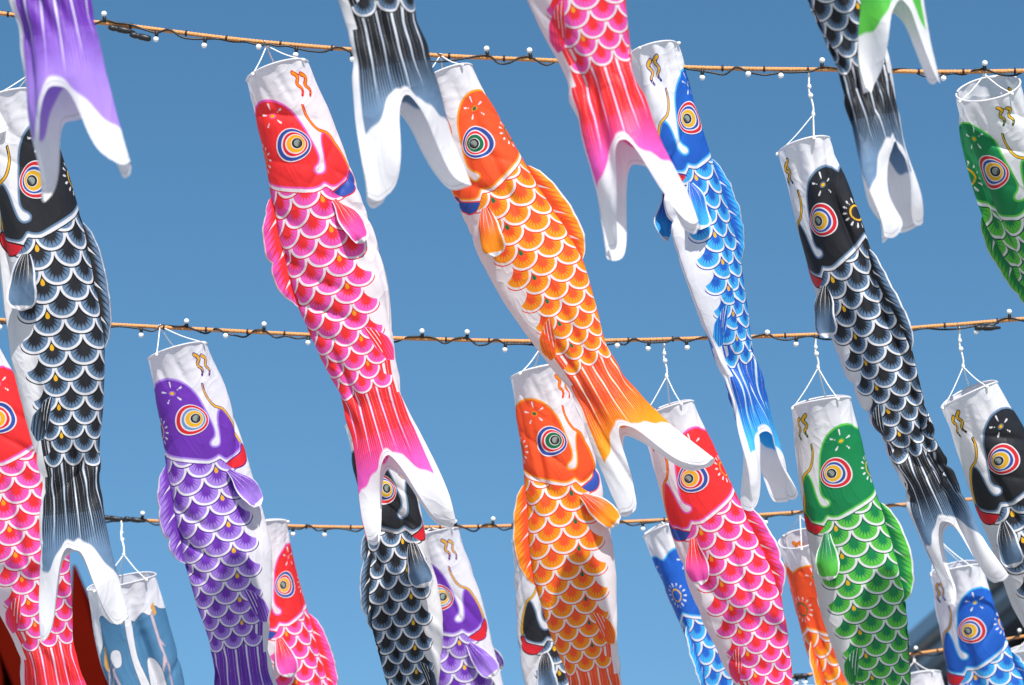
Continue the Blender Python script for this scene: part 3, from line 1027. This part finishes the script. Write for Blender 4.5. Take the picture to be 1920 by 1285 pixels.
# second rope
carp('red', "red carp at the picture's edge partly behind the large black carp",
     [(-58, 668), (-2, 800), (26, 950), (55, 1090), (82, 1200), (100, 1290), (130, 1480)], DR[2], 'R', (10, 10, 0, 0), seed=21, wid=1.05,
     knot=kn(-60, 620, 2), hook=rope_at(2, -60))
carp('purple', "purple carp with red lip, nothing in front of it, hanging from the mid-height rope",
     [(333, 660), (372, 800), (402, 930), (428, 1050), (445, 1170), (462, 1300), (490, 1480)], DR[2], 'L', (6, 4, 0, 0), seed=22, wid=1.04,
     knot=kn(300, 612, 2), hook=rope_at(2, 298), fins=(.45, .5))
carp('black', "black carp looking out from under the large red carp's tail",
     [(690, 790), (728, 920), (750, 1050), (762, 1150), (772, 1260), (785, 1400), (800, 1580)], DR[2], 'L', (0, 8, 0, 0), seed=23, wid=.80, finh=.025, wr=1.6,
     knot=kn(660, 720, 2), hook=rope_at(2, 655), dents=((.10, .05, .018, .25, .8),))
carp('orange', "orange carp half hidden under the larger orange carp's tail",
     [(1010, 698), (1038, 820), (1062, 960), (1080, 1080), (1100, 1200), (1120, 1310), (1140, 1480)], DR[2], 'L', (10, 6, 0, 0), seed=24, wid=.98,
     knot=kn(1012, 655, 2), hook=rope_at(2, 1005), fins=(.75, .5))
carp('red', "red carp with pink scales whose face the orange forked tail touches",
     [(1250, 772), (1290, 880), (1335, 1000), (1385, 1130), (1420, 1240), (1450, 1340), (1500, 1520)], DR[2], 'R', (14, 12, 8, 0), seed=25, wid=.98,
     knot=kn(1250, 706, 2), hook=rope_at(2, 1243), fins=(.1, .35))
carp('green', "green carp with red lip between a pink-scaled red carp and the long-corded black carp",
     [(1540, 757), (1562, 880), (1590, 1010), (1616, 1130), (1640, 1240), (1665, 1350), (1690, 1540)], DR[2], 'R', (14, 10, 8, 0), seed=26, wid=1.02,
     knot=kn(1534, 690, 2), hook=rope_at(2, 1527), fins=(.1, .3))
carp('black', "black carp on white cords at the picture's edge, above the small blue carp",
     [(1818, 742), (1865, 840), (1900, 926), (1945, 1030), (2010, 1200), (2060, 1350), (2110, 1500)], DR[2], 'R', (10, 10, 5, 0), seed=27, wid=1.05,
     knot=kn(1806, 688, 2), hook=rope_at(2, 1796), fins=(.1, .3))

# third rope
carp('red', "small red carp half hidden behind the purple carp",
     [(497, 985), (510, 1080), (532, 1190), (558, 1300), (585, 1400), (630, 1620)], DR[3], 'R', (-25, -22, 0, 0), seed=31, wid=.88,
     knot=kn(498, 985, 3, .0), hook=rope_at(3, 498), fins=(.0, .6))
carp('purple', "small purple carp half hidden behind the black carp below the red tail",
     [(812, 1003), (836, 1100), (858, 1210), (880, 1320), (905, 1430), (940, 1650)], DR[3], 'L', (-8, -8, 0, 0), seed=32,
     knot=kn(808, 990, 3), hook=rope_at(3, 806), fins=(.5, .5))
carp('black', "small black carp almost hidden behind the partly covered orange carp",
     [(1008, 1010), (1020, 1110), (1040, 1220), (1062, 1330), (1110, 1650)], DR[3], 'R', (-15, -15, 0, 0), seed=33,
     knot=kn(1004, 990, 3), hook=rope_at(3, 1003), fins=(.0, .5))
carp('blue', "small blue carp half hidden behind the red carp under the orange tail",
     [(1246, 992), (1288, 1095), (1328, 1200), (1366, 1310), (1440, 1640)], DR[3], 'L', (58, 60, 40, 0), seed=34, wid=.88,
     knot=kn(1240, 978, 3), hook=rope_at(3, 1240))
carp('orange', "small orange carp with its round mouth beside the green carp",
     [(1500, 1010), (1522, 1100), (1552, 1200), (1590, 1310), (1680, 1640)], DR[3], 'L', (45, 48, 30, 0), seed=35, wid=.80, flat=1.8, wr=1.6,
     knot=kn(1500, 968, 3), hook=rope_at(3, 1500), k=.15, mouth=0)
carp('blue', "blurred blue carp with red lip in front of the dark building",
     [(1793, 1068), (1815, 1165), (1845, 1270), (1880, 1370), (1960, 1710)], DR[3] + .3, 'R', (14, 12, 0, 0), seed=36, wid=1.04, wr=1.6,
     knot=kn(1752, 1005, 3, .3), hook=rope_at(3, 1746))

# fourth rope: mouths only
carp('orange', "blurred white carp mouth hanging under the lowest rope before the dark building",
     [(1722, 1268), (1740, 1360), (1765, 1470), (1800, 1640)], DR[4], 'R', 10, seed=41, k=-.15, knot=kn(1714, 1240, 4), hook=rope_at(4, 1714))
carp('green', "blurred pale carp mouth at the frame's edge behind the blurred blue carp",
     [(1925, 1222), (1945, 1320), (1970, 1430), (2010, 1600)], DR[4], 'R', 10, seed=42, knot=kn(1928, 1198, 4), hook=rope_at(4, 1928))
carp('purple', "blurred carp mouth just entering at the bottom edge under the lowest rope",
     [(1500, 1300), (1515, 1390), (1540, 1500), (1580, 1660)], DR[4], 'R', 10, seed=43, knot=kn(1500, 1272, 4), hook=rope_at(4, 1500))


# ------------------------------------------------------------------ the blue windsock with the crane print
def crane_mat():
    m, b, out = new_mat("blue_crane_print")
    n = noise(6.0, 2.0, texco())
    c = mix(lin(66, 122, 166), lin(98, 150, 188), X(n.outputs[0]))
    br = attr("d_branch")
    c = mix(c, lin(168, 152, 172), br.lt(.0008))
    c = mix(c, lin(216, 196, 204), br.lt(-.0008))
    w = attr("d_cloud")
    c = mix(c, lin(70, 72, 84), w.lt(.0012)); c = mix(c, WHITE, w.lt(0.0))
    c = mix(c, lin(70, 72, 84), attr("d_ink").lt(0))
    g = attr("d_gold")
    c = mix(c, lin(236, 176, 96), g.lt(0))
    return finish_fabric(m, b, out, c)


st = Streamer([(228, 1092), (252, 1200), (285, 1330), (320, 1450), (370, 1640)], DR[3] - .3, .0, 'R', 0, L=700, wid=1.25, seed=51, wr=1.6, mouth=.012,
              ftab=([0, .1, 1], [.75, .7, .6]), wtab=([0, .5, 1.02], [.206, .225, .23]), dents=((.23, .035, .030, .05, 1.1),))
st.origin = st.eval(np.array([0.0]), np.array([.25]))[0]
root = empty("crane_windsock", st.origin)
tag(root, "blue windsock with white crane and branch print beside the dark red tower", "windsock")
SS = np.linspace(0, 1, 170)[:, None] * np.ones((1, NCOL)); UU = np.broadcast_to(U, SS.shape)
x, y = UU.ravel() * .54 , SS.ravel()
T_ = lambda L_: [(a * .54 / ASP, b_) for a, b_ in L_]
cl = sdf_poly(x, y, smooth_poly(T_([(-.1, -.05), (1.1, -.05), (1.1, .075), (.52, .07), (.46, .095), (.40, .070), (.36, .088), (.32, .100), (.27, .080), (.23, .105), (.18, .085), (.14, .098), (.10, .075), (.05, .090), (-.1, .08)]), 3))
cl = np.minimum(cl, sdf_poly(x, y, smooth_poly(T_([(.245, .10), (.275, .09), (.285, .2), (.27, .30), (.29, .42), (.26, .6), (.225, .6), (.235, .42), (.225, .30), (.255, .2)]), 4)))
cl = np.minimum(cl, sdf_poly(x, y, smooth_poly(T_([(.17, .215), (.205, .22), (.222, .28), (.21, .33), (.17, .345), (.14, .31), (.145, .25)]), 4)))
cl = np.minimum(cl, sdf_poly(x, y, smooth_poly(T_([(.34, .175), (.38, .17), (.40, .19), (.38, .215), (.345, .21)]), 4)))
cl = np.minimum(cl, sdf_poly(x, y, smooth_poly(T_([(.43, .08), (.55, .08), (.56, .2), (.50, .26), (.47, .18), (.44, .14)]), 4)))
for cx_, cy_ in ((.8, .3), (.65, .5), (.35, .7), (.1, .6), (.9, .75)):
    cl = np.minimum(cl, sdf_poly(x, y, smooth_poly(T_([(cx_, cy_), (cx_ + .04, cy_ + .02), (cx_ + .05, cy_ + .09), (cx_, cy_ + .12), (cx_ - .04, cy_ + .07)]), 4)))
brn = np.full(x.shape, 1e9)
for L_ in ([(.47, .46), (.465, .30), (.44, .22), (.40, .20)], [(.46, .30), (.41, .24), (.38, .21)], [(.40, .22), (.37, .27), (.35, .31)], [(.455, .32), (.41, .305), (.36, .315), (.33, .325)],
           [(.44, .38), (.40, .375), (.37, .39)], [(.42, .45), (.37, .44), (.33, .455)], [(.13, .09), (.125, .18), (.11, .25), (.12, .32)], [(.125, .17), (.10, .19)], [(.12, .22), (.145, .26)],
           [(.42, .5), (.38, .53), (.3, .55)], [(.11, .42), (.13, .5), (.10, .58)], [(.7, .2), (.72, .4), (.69, .6)], [(.9, .5), (.88, .7)]):
    brn = np.minimum(brn, sdf_line(x, y, T_(L_), .0048, .0016))
gold = np.minimum(sdf_poly(x, y, T_([(.42, .16), (.435, .15), (.455, .2), (.45, .225), (.437, .215)])), sdf_poly(x, y, T_([(.10, .065), (.125, .075), (.115, .105), (.095, .095)])))
gold = np.minimum(gold, sdf_poly(x, y, T_([(.285, .075), (.31, .08), (.30, .105), (.285, .10)])))
ink = np.full(x.shape, 1e9)
for L_ in ([(.185, .285), (.178, .30), (.19, .315)], [(.172, .285), (.182, .30), (.17, .318)], [(.25, .085), (.27, .095), (.265, .105)], [(.23, .09), (.245, .10)], [(.46, .11), (.50, .135), (.53, .13)], [(.47, .15), (.50, .17), (.53, .165)], [(.30, .02), (.295, .07)]):
    ink = np.minimum(ink, sdf_line(x, y, T_(L_), .0013, .0008))
V = st.eval(SS, UU)
mesh_obj("sleeve", V.reshape(-1, 3), F := grid_faces(170, NCOL, True), crane_mat(), root, st.origin, attrs={'d_cloud': cl, 'd_branch': brn, 'd_gold': gold, 'd_ink': ink})
hang(st, root, kn(232, 1040, 3, -.3), rope_at(3, 226))

# ------------------------------------------------------------------ red steel tower and dark building, both out of focus
M_TOWER = plain("dark_red_steel_paint", (0.085, 0.0045, 0.0022), 0.9, 0.0, var=.15, scale=3)
M_WALL = plain("charcoal_cladding", (0.05, 0.051, 0.056), 0.7, 0.2, var=.12, scale=2)
M_FASCIA = plain("blue_grey_roof_metal", (0.14, 0.22, 0.32), 0.45, 0.4, var=.1, scale=2)
M_GUTTER = plain("dark_gutter_metal", (0.03, 0.042, 0.06), 0.5, 0.4)


def slab(quad, back):
    """a box from four picture points at one depth and a thickness vector"""
    a = np.array(quad); b3 = a + np.asarray(back)
    return np.vstack([a, b3]), [(0, 1, 2, 3), (7, 6, 5, 4), (0, 4, 5, 1), (1, 5, 6, 2), (2, 6, 7, 3), (3, 7, 4, 0)]


TD = 26.0
troot = empty("steel_tower", at(100, 2600, TD))
tag(troot, "blurred dark red steel tower leg with braces behind the red carp", "tower")
torg = at(100, 2600, TD)


def tpart(name, quad):
    v, f = slab([at(x, y, TD) for x, y in quad], np.array([0, 1.2, 0]))
    mesh_obj(name, v, f, M_TOWER, troot, torg, smooth=False)


tpart("tower_leg", [(136, 1060), (142, 1060), (540, 2600), (60, 2600)])
tpart("brace", [(-60, 1075), (-8, 1120), (175, 1520), (120, 1520)])
tpart("tower_leg", [(-75, 1060), (-30, 1060), (4, 1270), (12, 2600)][0:4])
tpart("girder", [(-60, 1560), (330, 1560), (340, 1640), (-60, 1640)])

H = 10.0 + 1.6


def on_eave(px, py):
    e = FWD + (px - CX) / FPX * RGT + (CY - py) / FPX * UPV
    return CAM + e * ((H - CAM[2]) / e[2])


A0, A1 = on_eave(1630, 1248), on_eave(1880, 1028)
ed = A1 - A0; ed /= np.linalg.norm(ed)
inn = np.array([-ed[1], ed[0], 0.0])
if inn[0] < 0: inn = -inn
zz = np.array([0, 0, 1.0])
borg = A0 - zz * H
broot = empty("dark_building", borg)
tag(broot, "blurred charcoal building with blue-grey sloping eave in the lower corner", "building")
LEN = 16.0
mid = A0 + ed * (LEN / 2 - 3.0)
v, f = box(mid + inn * 4.35 - zz * (H / 2 + .42), ed * LEN / 2, inn * 4.0, zz * (H / 2 - .44))
mesh_obj("wall", v, f, M_WALL, broot, borg, smooth=False)
v, f = box(mid + inn * 4.4 - zz * .26, ed * (LEN / 2 + .4), inn * 4.4, zz * .25)
mesh_obj("fascia", v, f, M_FASCIA, broot, borg, smooth=False)
v, f = box(mid + inn * 4.5 - zz * .60, ed * (LEN / 2 + .2), inn * 4.35, zz * .085)
mesh_obj("soffit", v, f, M_GUTTER, broot, borg, smooth=False)
v, f = tube([mid - ed * (LEN / 2 + .4) - zz * .36 - inn * .08, mid + ed * (LEN / 2 + .4) - zz * .36 - inn * .08], .07, 10)
mesh_obj("gutter", v, f, M_GUTTER, broot, borg)
for i in range(18):
    c = mid + ed * (-LEN / 2 + .4 + i * .9) + inn * .345 - zz * (H / 2 + .5)
    v, f = box(c, ed * .025, inn * .02, zz * (H / 2 - .55))
    mesh_obj("cladding_rib", v, f, M_GUTTER, broot, borg, smooth=False)
